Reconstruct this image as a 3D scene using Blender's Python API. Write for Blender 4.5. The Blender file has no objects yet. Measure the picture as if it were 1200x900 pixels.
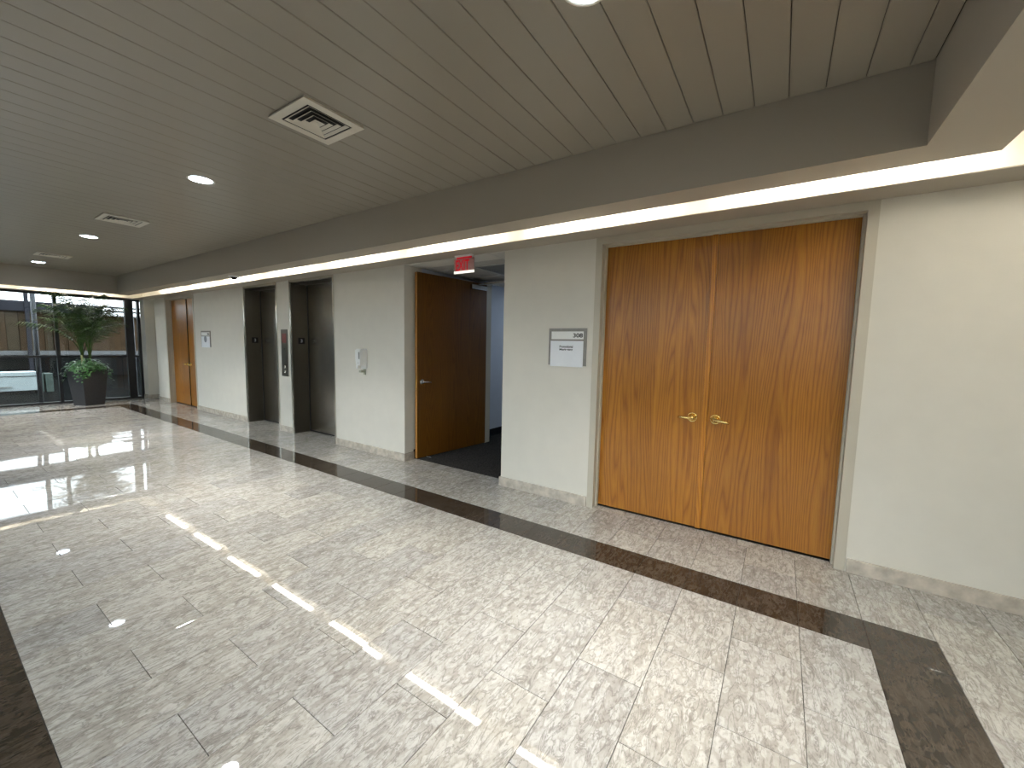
import bpy, bmesh, math, random
from mathutils import Vector, Matrix
random.seed(7)
C = bpy.context.collection
SC = bpy.context.scene
PI = math.pi

# ---------------------------------------------------------------- camera
cam_d = bpy.data.cameras.new('camera'); cam = bpy.data.objects.new('camera', cam_d); C.objects.link(cam)
cam_d.sensor_fit = 'HORIZONTAL'; cam_d.sensor_width = 36.0; cam_d.lens = 474.945 / 1200 * 36
cam_d.clip_start = 0.02; cam_d.clip_end = 300
_r = Vector((0.833227121731683, 0.5525549422693348, 0.020386254792561766))
_u = Vector((-0.06760522131218055, 0.06521412296666126, 0.9955785515051137))
_f = Vector((-0.5487823773246242, 0.8309212681953817, -0.09169377513502473))
M4 = Matrix.Identity(4)
for i in range(3):
    M4[i][0] = _r[i]; M4[i][1] = _u[i]; M4[i][2] = -_f[i]
M4[0][3], M4[1][3], M4[2][3] = 0.0, -3.5554, 1.5145
cam.matrix_world = M4
SC.camera = cam

# ---------------------------------------------------------------- sky and exposure
W = bpy.data.worlds.new('world'); SC.world = W; W.use_nodes = True
bgn = W.node_tree.nodes['Background']
bgn.inputs[0].default_value = (0.92, 0.965, 1.0, 1); bgn.inputs[1].default_value = 10.5
SC.view_settings.view_transform = 'Standard'; SC.view_settings.look = 'None'
SC.view_settings.gamma = 1.0; SC.view_settings.use_curve_mapping = False
SC.view_settings.exposure = 0.30
SC.cycles.use_denoising = True
SC.cycles.max_bounces = 14; SC.cycles.diffuse_bounces = 7; SC.cycles.glossy_bounces = 6
SC.cycles.transparent_max_bounces = 16
SC.cycles.sample_clamp_indirect = 6.0
TUBE_POWER = 31.0          # cove tubes (emission)
DOWN_POWER = 25.0          # lens of a downlight (emission)
DOWN_WATTS = 21.0          # lamp behind each downlight lens
HALL_POWER = 5.0           # corridor ceiling panel

# ---------------------------------------------------------------- materials
def nt(name):
    m = bpy.data.materials.new(name); m.use_nodes = True
    t = m.node_tree; return m, t, t.nodes['Principled BSDF']
def N(t, typ, **kw):
    n = t.nodes.new(typ)
    for k, v in kw.items():
        if k in n.inputs: n.inputs[k].default_value = v
        else: setattr(n, k, v)
    return n
def L(t, a, b): t.links.new(a, b)
def ramp(t, fac, stops):
    n = t.nodes.new('ShaderNodeValToRGB'); e = n.color_ramp.elements
    while len(e) < len(stops): e.new(0.5)
    for k, (p, c) in enumerate(stops):
        e[k].position = p; e[k].color = (c if len(c) == 4 else (*c, 1))
    L(t, fac, n.inputs['Fac']); return n
def mixc(t, fac, a, b, mode='MIX'):
    n = t.nodes.new('ShaderNodeMix'); n.data_type = 'RGBA'; n.blend_type = mode
    for sock, v in ((n.inputs[0], fac), (n.inputs[6], a), (n.inputs[7], b)):
        if hasattr(v, 'links'): L(t, v, sock)
        elif isinstance(v, (int, float)): sock.default_value = v
        else: sock.default_value = (*v, 1)
    return n.outputs[2]
def bump(t, bs, h, strength, dist):
    b = N(t, 'ShaderNodeBump', Strength=strength, Distance=dist); L(t, h, b.inputs['Height']); L(t, b.outputs[0], bs.inputs['Normal'])
def plain(name, col, rough=.5, metal=0., spec=.5, noise=None, bumps=None):
    m, t, b = nt(name)
    b.inputs['Base Color'].default_value = (*col, 1); b.inputs['Roughness'].default_value = rough
    b.inputs['Metallic'].default_value = metal; b.inputs['Specular IOR Level'].default_value = spec
    if noise or bumps:
        tc = N(t, 'ShaderNodeTexCoord')
    if noise:
        sc, amt = noise
        n = N(t, 'ShaderNodeTexNoise', Scale=sc, Detail=4.0); L(t, tc.outputs['Object'], n.inputs['Vector'])
        r = ramp(t, n.outputs['Fac'], [(.3, tuple(c * (1 - amt) for c in col)), (.7, tuple(min(1, c * (1 + amt)) for c in col))])
        L(t, r.outputs[0], b.inputs['Base Color'])
    if bumps:
        sc, st, d = bumps
        n2 = N(t, 'ShaderNodeTexNoise', Scale=sc, Detail=3.0); L(t, tc.outputs['Object'], n2.inputs['Vector'])
        bump(t, b, n2.outputs['Fac'], st, d)
    return m
def emit(name, col, power):
    m, t, b = nt(name)
    b.inputs['Base Color'].default_value = (*col, 1)
    b.inputs['Emission Color'].default_value = (*col, 1); b.inputs['Emission Strength'].default_value = power
    return m

def stone(name, base, light, grey, vein, rough):
    """polished fossil limestone, shifted per tile with the object's random number"""
    m, t, b = nt(name)
    tc = N(t, 'ShaderNodeTexCoord'); oi = N(t, 'ShaderNodeObjectInfo')
    sh = N(t, 'ShaderNodeVectorMath', operation='SCALE'); sh.inputs[0].default_value = (37.1, 91.7, 53.3); L(t, oi.outputs['Random'], sh.inputs['Scale'])
    ad = N(t, 'ShaderNodeVectorMath', operation='ADD'); L(t, tc.outputs['Object'], ad.inputs[0]); L(t, sh.outputs[0], ad.inputs[1])
    mp = N(t, 'ShaderNodeMapping'); mp.inputs['Scale'].default_value = (1.35, .80, 1.0); L(t, ad.outputs[0], mp.inputs[0])
    v = mp.outputs[0]
    # warp
    w = N(t, 'ShaderNodeTexNoise', Scale=16.0, Detail=5.0, Roughness=.6); L(t, v, w.inputs['Vector'])
    ws = N(t, 'ShaderNodeVectorMath', operation='SCALE'); L(t, w.outputs['Color'], ws.inputs[0]); ws.inputs['Scale'].default_value = .075
    wv = N(t, 'ShaderNodeVectorMath', operation='ADD'); L(t, v, wv.inputs[0]); L(t, ws.outputs[0], wv.inputs[1])
    def shells(scale, lo, hi, off):
        o2 = N(t, 'ShaderNodeVectorMath', operation='ADD'); L(t, wv.outputs[0], o2.inputs[0]); o2.inputs[1].default_value = (off, off * 1.7, 0)
        vo = N(t, 'ShaderNodeTexVoronoi', Scale=scale, Randomness=1.0); vo.voronoi_dimensions = '2D'; L(t, o2.outputs[0], vo.inputs['Vector'])
        blob = ramp(t, vo.outputs['Distance'], [(0.0, (.45, .45, .45)), (.14, (.55, .55, .55)), (.22, (1, 1, 1)), (.36, (.85, .85, .85)), (.46, (.05, .05, .05)), (.62, (0, 0, 0))])
        rim = ramp(t, vo.outputs['Distance'], [(.40, (0, 0, 0)), (.48, (1, 1, 1)), (.53, (1, 1, 1)), (.64, (0, 0, 0))])
        sel = ramp(t, vo.outputs['Color'], [(lo, (0, 0, 0)), (hi, (1, 1, 1))])
        out = []
        for q in (blob, rim):
            bl = N(t, 'ShaderNodeMath', operation='MULTIPLY'); L(t, q.outputs[0], bl.inputs[0]); L(t, sel.outputs[0], bl.inputs[1]); out.append(bl.outputs[0])
        return out
    b1, r1 = shells(15.0, .36, .60, 0.0)
    b2, r2 = shells(27.0, .50, .62, 3.3)
    big = N(t, 'ShaderNodeTexNoise', Scale=5.0, Detail=6.0, Roughness=.66); L(t, wv.outputs[0], big.inputs['Vector'])
    bg = ramp(t, big.outputs['Fac'], [(.36, grey), (.50, base), (.64, light)])
    c1 = mixc(t, b2, bg.outputs[0], light)
    rm = N(t, 'ShaderNodeMath', operation='MULTIPLY'); rm.inputs[1].default_value = .45; L(t, r1, rm.inputs[0])
    c1 = mixc(t, rm.outputs[0], c1, grey)
    c1 = mixc(t, b1, c1, light)
    fine = N(t, 'ShaderNodeTexNoise', Scale=48.0, Detail=6.0, Roughness=.7); L(t, wv.outputs[0], fine.inputs['Vector'])
    fr = ramp(t, fine.outputs['Fac'], [(.30, (.62, .60, .58)), (.52, (1, 1, 1)), (.75, (1.0, 1.0, 1.0))])
    c2 = mixc(t, .75, c1, fr.outputs[0], 'MULTIPLY')
    # thin crinkled veins
    vn = N(t, 'ShaderNodeTexNoise', Scale=11.0, Detail=5.0, Roughness=.6, Distortion=1.2)
    mp2 = N(t, 'ShaderNodeMapping'); mp2.inputs['Scale'].default_value = (2.0, .50, 1.0); L(t, ad.outputs[0], mp2.inputs[0]); L(t, mp2.outputs[0], vn.inputs['Vector'])
    vr = ramp(t, vn.outputs['Fac'], [(.465, (0, 0, 0)), (.495, (1, 1, 1)), (.505, (1, 1, 1)), (.535, (0, 0, 0))])
    vm = N(t, 'ShaderNodeMath', operation='MULTIPLY'); vm.inputs[1].default_value = .6; L(t, vr.outputs[0], vm.inputs[0])
    c3 = mixc(t, vm.outputs[0], c2, vein)
    st = N(t, 'ShaderNodeTexNoise', Scale=1.0, Detail=4.0, Roughness=.6)
    mp3 = N(t, 'ShaderNodeMapping'); mp3.inputs['Scale'].default_value = (46.0, 9.0, 20.0); L(t, wv.outputs[0], mp3.inputs[0]); L(t, mp3.outputs[0], st.inputs['Vector'])
    sr = ramp(t, st.outputs['Fac'], [(.34, (.80, .79, .775)), (.56, (1, 1, 1)), (.70, (1.04, 1.04, 1.04))])
    c3 = mixc(t, .6, c3, sr.outputs[0], 'MULTIPLY')
    tone = ramp(t, oi.outputs['Random'], [(0, (.88, .88, .89)), (1, (1.04, 1.03, 1.0))])
    c4 = mixc(t, 1.0, c3, tone.outputs[0], 'MULTIPLY')
    L(t, c4, b.inputs['Base Color'])
    b.inputs['Roughness'].default_value = rough; b.inputs['IOR'].default_value = 1.55
    rb = N(t, 'ShaderNodeTexNoise', Scale=3.0, Detail=2.0); L(t, ad.outputs[0], rb.inputs['Vector'])
    bump(t, b, rb.outputs['Fac'], .05, .004)
    return m

def oak(name, dark=1.0, horizontal_seed=0.0):
    m, t, b = nt(name)
    tc = N(t, 'ShaderNodeTexCoord'); oi = N(t, 'ShaderNodeObjectInfo')
    sh = N(t, 'ShaderNodeVectorMath', operation='SCALE'); sh.inputs[0].default_value = (13.1, 5.7, 29.3); L(t, oi.outputs['Random'], sh.inputs['Scale'])
    ad = N(t, 'ShaderNodeVectorMath', operation='ADD'); L(t, tc.outputs['Object'], ad.inputs[0]); L(t, sh.outputs[0], ad.inputs[1])
    # veneer leaves about 16 cm wide, each book-matched and shifted lengthwise
    sx = N(t, 'ShaderNodeSeparateXYZ'); L(t, ad.outputs[0], sx.inputs[0])
    fl = N(t, 'ShaderNodeMath', operation='PINGPONG'); fl.inputs[1].default_value = .15; L(t, sx.outputs[0], fl.inputs[0])
    dv = N(t, 'ShaderNodeMath', operation='DIVIDE'); dv.inputs[1].default_value = .15; L(t, sx.outputs[0], dv.inputs[0])
    fo = N(t, 'ShaderNodeMath', operation='FLOOR'); L(t, dv.outputs[0], fo.inputs[0])
    zz = N(t, 'ShaderNodeMath', operation='MULTIPLY_ADD'); zz.inputs[1].default_value = 1.7; L(t, fo.outputs[0], zz.inputs[0]); L(t, sx.outputs[2], zz.inputs[2])
    cb = N(t, 'ShaderNodeCombineXYZ'); L(t, fl.outputs[0], cb.inputs[0]); L(t, sx.outputs[1], cb.inputs[1]); L(t, zz.outputs[0], cb.inputs[2])
    mp = N(t, 'ShaderNodeMapping'); mp.inputs['Scale'].default_value = (1.0, 1.0, .085); L(t, cb.outputs[0], mp.inputs[0])
    n1 = N(t, 'ShaderNodeTexNoise', Scale=3.2, Detail=2.0, Roughness=.45); L(t, mp.outputs[0], n1.inputs['Vector'])
    ml = N(t, 'ShaderNodeMath', operation='MULTIPLY'); ml.inputs[1].default_value = 26.0; L(t, n1.outputs['Fac'], ml.inputs[0])
    xx = N(t, 'ShaderNodeMath', operation='MULTIPLY_ADD'); xx.inputs[1].default_value = 34.0; L(t, fl.outputs[0], xx.inputs[0]); L(t, ml.outputs[0], xx.inputs[2])
    fr = N(t, 'ShaderNodeMath', operation='PINGPONG'); fr.inputs[1].default_value = .5; L(t, xx.outputs[0], fr.inputs[0])
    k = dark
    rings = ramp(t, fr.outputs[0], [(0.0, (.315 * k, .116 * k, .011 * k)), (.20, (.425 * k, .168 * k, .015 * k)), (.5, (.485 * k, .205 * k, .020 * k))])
    # pores: fine vertical strokes
    mp2 = N(t, 'ShaderNodeMapping'); mp2.inputs['Scale'].default_value = (240, 240, 7); L(t, ad.outputs[0], mp2.inputs[0])
    n2 = N(t, 'ShaderNodeTexNoise', Scale=1.0, Detail=3.0); L(t, mp2.outputs[0], n2.inputs['Vector'])
    r2 = ramp(t, n2.outputs['Fac'], [(.32, (.74, .70, .64)), (.55, (1, 1, 1))])
    c = mixc(t, .8, rings.outputs[0], r2.outputs[0], 'MULTIPLY')
    n3 = N(t, 'ShaderNodeTexNoise', Scale=2.2, Detail=2.0); L(t, mp.outputs[0], n3.inputs['Vector'])
    r3 = ramp(t, n3.outputs['Fac'], [(.3, (.86, .84, .82)), (.7, (1.08, 1.08, 1.08))])
    c = mixc(t, 1.0, c, r3.outputs[0], 'MULTIPLY')
    L(t, c, b.inputs['Base Color'])
    b.inputs['Roughness'].default_value = .30; b.inputs['Specular IOR Level'].default_value = .45
    bump(t, b, n2.outputs['Fac'], .06, .002)
    return m

def brushed(name, col, rough):
    m, t, b = nt(name)
    tc = N(t, 'ShaderNodeTexCoord')
    mp = N(t, 'ShaderNodeMapping'); mp.inputs['Scale'].default_value = (300, 300, 4); L(t, tc.outputs['Object'], mp.inputs[0])
    n = N(t, 'ShaderNodeTexNoise', Scale=1.0, Detail=3.0); L(t, mp.outputs[0], n.inputs['Vector'])
    r = ramp(t, n.outputs['Fac'], [(.3, tuple(c * .88 for c in col)), (.7, col)]); L(t, r.outputs[0], b.inputs['Base Color'])
    b.inputs['Metallic'].default_value = 1.0; b.inputs['Roughness'].default_value = rough
    bump(t, b, n.outputs['Fac'], .05, .001)
    return m

def glass_mat(name, tint):
    m, t, b = nt(name); t.nodes.remove(b)
    out = t.nodes['Material Output']
    tr = N(t, 'ShaderNodeBsdfTransparent'); tr.inputs[0].default_value = (*tint, 1)
    gl = N(t, 'ShaderNodeBsdfGlossy'); gl.inputs['Roughness'].default_value = 0.0; gl.inputs[0].default_value = (.9, .95, 1, 1)
    fr = N(t, 'ShaderNodeFresnel', IOR=1.45)
    mx = N(t, 'ShaderNodeMixShader'); L(t, fr.outputs[0], mx.inputs[0]); L(t, tr.outputs[0], mx.inputs[1]); L(t, gl.outputs[0], mx.inputs[2])
    L(t, mx.outputs[0], out.inputs[0]); return m

MAT = {}
MAT['marble'] = stone('marble', (.445, .427, .397), (.55, .541, .52), (.385, .368, .34), (.19, .178, .162), .025)
MAT['dark_marble'] = stone('dark_marble', (.040, .030, .022), (.068, .053, .040), (.024, .018, .013), (.10, .080, .062), .05)
MAT['skirting_stone'] = plain('skirting_stone', (.50, .45, .385), .2, noise=(14, .22))
MAT['grout'] = plain('grout', (.07, .062, .055), .9, noise=(30, .2))
MAT['wall'] = plain('wall', (.68, .655, .59), .62, spec=.35, noise=(6, .02), bumps=(140, .22, .002))
MAT['soffit'] = plain('soffit', (.43, .39, .325), .6, spec=.35, bumps=(120, .12, .001))
MAT['cove'] = plain('cove', (.90, .88, .82), .7, noise=(4, .04))
MAT['plank'] = plain('plank', (.34, .308, .25), .34, spec=.5, bumps=(9, .04, .004))
MAT['plank_gap'] = plain('plank_gap', (.03, .027, .022), .9, noise=(20, .2))
MAT['casing'] = plain('casing', (.50, .465, .385), .45, bumps=(60, .04, .001))
MAT['oak'] = oak('oak', .84); MAT['oak_shaded'] = oak('oak_shaded', .34); MAT['oak_strip'] = oak('oak_strip', .98); MAT['oak_edge'] = plain('oak_edge', (.40, .19, .05), .4, noise=(40, .15))  # corridor door's oak is darkened in colour for the vestibule's shade
MAT['brass'] = plain('brass', (.80, .58, .22), .18, 1.0, noise=(30, .05))
MAT['chrome'] = plain('chrome', (.55, .54, .52), .25, 1.0, noise=(30, .05))
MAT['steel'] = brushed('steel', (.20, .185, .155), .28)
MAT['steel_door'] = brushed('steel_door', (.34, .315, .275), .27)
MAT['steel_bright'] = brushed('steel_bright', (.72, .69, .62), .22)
MAT['black'] = plain('black', (.008, .008, .009), .45, noise=(20, .2))
MAT['bronze'] = plain('bronze', (.012, .013, .017), .35, noise=(20, .2))
MAT['white'] = plain('white', (.80, .81, .80), .35, noise=(20, .02))
MAT['vent'] = plain('vent', (.74, .70, .60), .45, noise=(20, .03))
MAT['paper'] = plain('paper', (.80, .83, .88), .6, noise=(8, .02))
MAT['sign_grey'] = plain('sign_grey', (.24, .225, .205), .4, .3, noise=(30, .08))
MAT['ink'] = plain('ink', (.012, .012, .016), .6, noise=(20, .1))
MAT['grey_ink'] = plain('grey_ink', (.25, .28, .32), .6, noise=(20, .1))
MAT['carpet'] = plain('carpet', (.045, .042, .040), .95, spec=.1, noise=(70, .55), bumps=(260, .9, .006))
MAT['rubber'] = plain('rubber', (.012, .012, .015), .5, noise=(20, .2))
MAT['ceiling_tile'] = plain('ceiling_tile', (.50, .48, .44), .8, noise=(90, .12), bumps=(160, .3, .002))
MAT['tbar'] = plain('tbar', (.62, .60, .55), .4, noise=(20, .03))
MAT['hall_wall'] = plain('hall_wall', (.62, .66, .74), .6, noise=(6, .02), bumps=(140, .15, .002))
MAT['tube'] = emit('tube', (1.0, .95, .84), TUBE_POWER)
MAT['lens'] = emit('lens', (.74, .86, 1.0), DOWN_POWER)
MAT['hall_light'] = emit('hall_light', (.72, .86, 1.0), HALL_POWER)
MAT['exit_red'] = emit('exit_red', (.55, .004, .02), .35)
MAT['exit_white'] = emit('exit_white', (1.0, .97, .88), .75)
MAT['exit_panel'] = plain('exit_panel', (.48, .27, .25), .15, noise=(20, .1))
MAT['glass'] = glass_mat('glass', (.57, .595, .60))
MAT['grey_plastic'] = plain('grey_plastic', (.22, .23, .22), .4, noise=(30, .1))
MAT['tray_plastic'] = plain('tray_plastic', (.36, .38, .30), .35, noise=(30, .1))
MAT['red_plate'] = plain('red_plate', (.22, .055, .045), .4, noise=(30, .1))
MAT['pot'] = plain('pot', (.030, .030, .034), .55, noise=(50, .25), bumps=(120, .15, .002))
MAT['soil'] = plain('soil', (.03, .02, .012), .95, noise=(60, .5))
MAT['stem'] = plain('stem', (.13, .15, .05), .6, noise=(25, .3))
def leaf(name, a, b2):
    m, t, b = nt(name)
    tc = N(t, 'ShaderNodeTexCoord'); n = N(t, 'ShaderNodeTexNoise', Scale=14.0, Detail=3.0); L(t, tc.outputs['Object'], n.inputs['Vector'])
    r = ramp(t, n.outputs['Fac'], [(.3, a), (.7, b2)]); L(t, r.outputs[0], b.inputs['Base Color'])
    b.inputs['Roughness'].default_value = .32; b.inputs['Specular IOR Level'].default_value = .5
    return m
MAT['frond'] = leaf('frond', (.012, .040, .007), (.040, .085, .014))
MAT['ivy'] = leaf('ivy', (.016, .065, .017), (.050, .150, .036))
# outdoors
MAT['terrace'] = plain('terrace', (.0025, .003, .003), 1.0, spec=.02, noise=(3, .3))
MAT['facade_brown'] = plain('facade_brown', (.045, .035, .022), .9, spec=.1, noise=(3, .25))
MAT['facade_tan'] = plain('facade_tan', (.038, .024, .013), .9, spec=.1, noise=(5, .25))
MAT['fascia'] = plain('fascia', (.018, .019, .025), .8, spec=.15, noise=(3, .15))
MAT['rail_white'] = plain('rail_white', (.10, .103, .106), .8, spec=.2, noise=(6, .1))
MAT['pole'] = plain('pole', (.075, .082, .097), .7, .0, noise=(6, .08))
MAT['dark_glass'] = plain('dark_glass', (.002, .0026, .003), .4, spec=.10, noise=(2, .3))
MAT['unit_white'] = plain('unit_white', (.36, .42, .43), .7, spec=.2, noise=(4, .06))
MAT['unit_glass'] = plain('unit_glass', (.06, .085, .075), .5, spec=.2, noise=(4, .2))

# ---------------------------------------------------------------- mesh helpers
class MB:
    def __init__(s): s.b = bmesh.new()
    def box(s, x0, x1, y0, y1, z0, z1, bev=0.0, M=None):
        r = bmesh.ops.create_cube(s.b, size=1.0)
        vs = r['verts']
        for v in vs:
            v.co = Vector(((x0 + x1) / 2 + v.co.x * (x1 - x0), (y0 + y1) / 2 + v.co.y * (y1 - y0), (z0 + z1) / 2 + v.co.z * (z1 - z0)))
        if bev > 0:
            es = list({e for v in vs for e in v.link_edges})
            rr = bmesh.ops.bevel(s.b, geom=es, offset=bev, segments=2, affect='EDGES', profile=.6)
            vs = list({v for f in rr['faces'] for v in f.verts} | {v for v in vs if v.is_valid})
        if M is not None:
            for v in vs: v.co = M @ v.co
        return s
    def poly(s, pts):
        s.b.faces.new([s.b.verts.new(p) for p in pts]); return s
    def lathe(s, prof, cx, cy, seg=24, M=None, cap=True):
        """profile [(r, z)] about a vertical axis"""
        rings = []
        for (r, z) in prof:
            ring = []
            for k in range(seg):
                a = 2 * PI * k / seg
                co = Vector((cx + r * math.cos(a), cy + r * math.sin(a), z))
                ring.append(s.b.verts.new(M @ co if M is not None else co))
            rings.append(ring)
        for a, b in zip(rings, rings[1:]):
            for k in range(seg):
                s.b.faces.new([a[k], a[(k + 1) % seg], b[(k + 1) % seg], b[k]])
        if cap:
            for ring in (rings[0], rings[-1]): s.b.faces.new(ring)
        return s
    def tube(s, pts, radii, seg=10):
        pts = [Vector(p) for p in pts]
        if isinstance(radii, (int, float)): radii = [radii] * len(pts)
        rings = []
        for i, p in enumerate(pts):
            d = (pts[min(i + 1, len(pts) - 1)] - pts[max(i - 1, 0)]).normalized()
            a = d.orthogonal().normalized() if i == 0 else (pa - d * pa.dot(d)).normalized()
            pa = a; c = d.cross(a)
            rings.append([s.b.verts.new(p + (a * math.cos(2 * PI * k / seg) + c * math.sin(2 * PI * k / seg)) * radii[i]) for k in range(seg)])
        for a, b in zip(rings, rings[1:]):
            for k in range(seg): s.b.faces.new([a[k], a[(k + 1) % seg], b[(k + 1) % seg], b[k]])
        s.b.faces.new(rings[0]); s.b.faces.new(rings[-1]); return s
    def frustum(s, w0, d0, w1, d1, z0, z1, M=None):
        lo = [(-w0/2, -d0/2, z0), (w0/2, -d0/2, z0), (w0/2, d0/2, z0), (-w0/2, d0/2, z0)]
        hi = [(-w1/2, -d1/2, z1), (w1/2, -d1/2, z1), (w1/2, d1/2, z1), (-w1/2, d1/2, z1)]
        P = [s.b.verts.new(M @ Vector(p) if M is not None else p) for p in lo + hi]
        for f in ((0, 1, 2, 3), (4, 5, 6, 7), (0, 1, 5, 4), (1, 2, 6, 5), (2, 3, 7, 6), (3, 0, 4, 7)):
            s.b.faces.new([P[i] for i in f])
        return s
    def build(s, name, mat, parent=None, smooth=False, loc=None):
        bmesh.ops.recalc_face_normals(s.b, faces=s.b.faces[:])
        me = bpy.data.meshes.new(name); s.b.to_mesh(me); s.b.free()
        me.materials.append(MAT[mat])
        if smooth:
            for p in me.polygons: p.use_smooth = True
        o = bpy.data.objects.new(name, me); C.objects.link(o)
        if loc is not None: o.location = loc
        if parent is not None: o.parent = parent
        return o
def rel(o, base):
    """shift a mesh built in world coordinates so that it can hang under an Empty at base"""
    o.data.transform(Matrix.Translation(-Vector(base))); return o
def empty(name, loc, label=None, cat=None, group=None, kind=None):
    o = bpy.data.objects.new(name, None); C.objects.link(o); o.location = loc
    o.empty_display_size = .1
    if label: o['label'] = label
    if cat: o['category'] = cat
    if group: o['group'] = group
    if kind: o['kind'] = kind
    return o
def tag(o, label=None, cat=None, group=None, kind=None):
    if label: o['label'] = label
    if cat: o['category'] = cat
    if group: o['group'] = group
    if kind: o['kind'] = kind
    return o
def struct(o, label, cat): return tag(o, label, cat, None, 'structure')
def part(mb, name, mat, root, smooth=False, parent=None):
    o = mb.build(name, mat, parent or root, smooth)
    o.data.transform(Matrix.Translation(-root.location)); return o
def text_mesh(body, size, bold=0.0, width=None, height=None):
    cu = bpy.data.curves.new('lettering', 'FONT'); cu.body = body; cu.size = size; cu.offset = bold * size
    cu.align_x = 'CENTER'; cu.align_y = 'CENTER'; cu.extrude = .0006
    tmp = bpy.data.objects.new('lettering', cu); C.objects.link(tmp)
    bpy.context.view_layer.update()
    dg = bpy.context.evaluated_depsgraph_get()
    me = bpy.data.meshes.new_from_object(tmp.evaluated_get(dg))
    bpy.data.objects.remove(tmp); bpy.data.curves.remove(cu)
    xs = [v.co.x for v in me.vertices]; ys = [v.co.y for v in me.vertices]
    cx, cy = (min(xs) + max(xs)) / 2, (min(ys) + max(ys)) / 2
    sx = width / (max(xs) - min(xs)) if width else 1.0
    sy = height / (max(ys) - min(ys)) if height else sx
    if not width: sx = sy
    for v in me.vertices: v.co = Vector(((v.co.x - cx) * sx, (v.co.y - cy) * sy, v.co.z))
    return me
def lettering(name, body, mat, parent, loc, rot, bold=0.0, width=None, height=None):
    me = text_mesh(body, .1, bold, width, height); me.name = name
    me.materials.clear(); me.materials.append(MAT[mat])
    o = bpy.data.objects.new(name, me); C.objects.link(o); o.parent = parent; o.location = loc; o.rotation_euler = rot
    return o
FRONT = (PI / 2, 0, 0)       # text that faces -y

# ---------------------------------------------------------------- dimensions (metres)
XL, XR = -13.75, 1.62        # window plane at the far end, wall on the right
YB = -4.22                   # wall behind the camera
ZL, ZS, ZC, ZT = 2.506, 2.570, 2.974, 3.06   # ledge, soffit, plank ceiling, top of cove
SIY, SOY, LIP = -.615, -.360, -.260
D1 = (-12.205, -10.62); E1 = (-8.292, -7.101); E2 = (-6.699, -5.488); HALL = (-4.0, -2.47); D2 = (-1.402, .410)
CAS = .058

# ---------------------------------------------------------------- floor with its tiles
mb = MB(); mb.box(XL - .1, XR + .2, YB - .2, .32, -.16, -.0105)
floor = struct(mb.build('floor', 'grout'), 'polished floor of pale shell marble tiles with a dark marble border band', 'floor')
tile_cache = {}
def tile_mesh(w, d, mat):
    key = (round(w, 4), round(d, 4), mat)
    if key not in tile_cache:
        g, c, h = .0012, .0009, .0105
        b = bmesh.new()
        x, y = w / 2 - g, d / 2 - g
        lo = [b.verts.new(p) for p in ((-x, -y, -h), (x, -y, -h), (x, y, -h), (-x, y, -h))]
        mi = [b.verts.new(p) for p in ((-x, -y, -c), (x, -y, -c), (x, y, -c), (-x, y, -c))]
        hi = [b.verts.new(p) for p in ((-x + c, -y + c, 0), (x - c, -y + c, 0), (x - c, y - c, 0), (-x + c, y - c, 0))]
        for a, e in ((lo, mi), (mi, hi)):
            for k in range(4): b.faces.new([a[k], a[(k + 1) % 4], e[(k + 1) % 4], e[k]])
        b.faces.new(hi)
        me = bpy.data.meshes.new('tile'); b.to_mesh(me); b.free(); me.materials.append(MAT[mat])
        tile_cache[key] = me
    return tile_cache[key]
U = .3048; XB = .7923
INX1 = XB - U; INX0 = INX1 - 42 * U                 # inner field
B1, B2, B3, B4 = -.608, -.890, -3.333, -3.615
tiles = []                                          # (x0, x1, y0, y1, kind)
def split(y1, cuts, y0):
    ys = [y1] + [c for c in cuts if y0 + .02 < c < y1 - .02] + [y0]
    return list(zip(ys, ys[1:]))
k = 1
for k in range(1, 43):
    x1 = XB - k * U; x0 = x1 - U
    cuts = [-1.508 - i * .606 for i in range(4)] if k % 2 else [-1.206 - i * .606 for i in range(5)]
    for a, b in split(B2, cuts, B3): tiles.append((x0, x1, b, a, 'marble'))
XF = INX0 - U                                       # outer edge of the far band
for k in range(0, 44):                              # the two long bands and the two end bands
    x1 = XB - k * U; x0 = x1 - U
    tiles.append((x0, x1, B2, B1, 'dark_marble')); tiles.append((x0, x1, B4, B3, 'dark_marble'))
for (xa, xb) in ((INX1, XB), (XF, INX0)):
    for a, b in split(B2, [-1.508 - i * .606 for i in range(4)], B3): tiles.append((xa, xb, b, a, 'dark_marble'))
kmin = -3
for k in range(kmin, 48):                           # margin along the two long walls
    x1 = min(XR, XB - k * U); x0 = max(XL, XB - (k + 1) * U)
    if x1 - x0 < .02: continue
    tiles.append((x0, x1, -.303, 0.0, 'marble')); tiles.append((x0, x1, B1, -.303, 'marble'))
    tiles.append((x0, x1, YB, B4, 'marble'))
    if x0 > XB - .01 or x1 < XF + .01:
        cuts = [-1.206 - i * .606 for i in range(5)] if k % 2 else [-.905 - i * .606 for i in range(5)]
        for a, b in split(B1, cuts, B4): tiles.append((x0, x1, b, a, 'marble'))
for (a, b, dep) in ((D1[0], D1[1], .16), (E1[0], E1[1], .30), (E2[0], E2[1], .30), (D2[0], D2[1], .16)):
    n = max(2, round((b - a) / U))
    for i in range(n): tiles.append((a + (b - a) * i / n, a + (b - a) * (i + 1) / n, 0.0, dep, 'marble'))
n = 5
for i in range(n): tiles.append((HALL[0] + 1.53 * i / n, HALL[0] + 1.53 * (i + 1) / n, 0.0, .17, 'marble'))
cp = Vector((0, -3.555, 0)); fwd = Vector((_f.x, _f.y, 0)).normalized()
def keyt(t):
    c = Vector(((t[0] + t[1]) / 2, (t[2] + t[3]) / 2, 0)) - cp
    d = c.length
    vis = (c.x * fwd.x + c.y * fwd.y) / max(d, .01) > .50
    return (0 if vis else 1, d)
tiles.sort(key=keyt)
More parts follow.
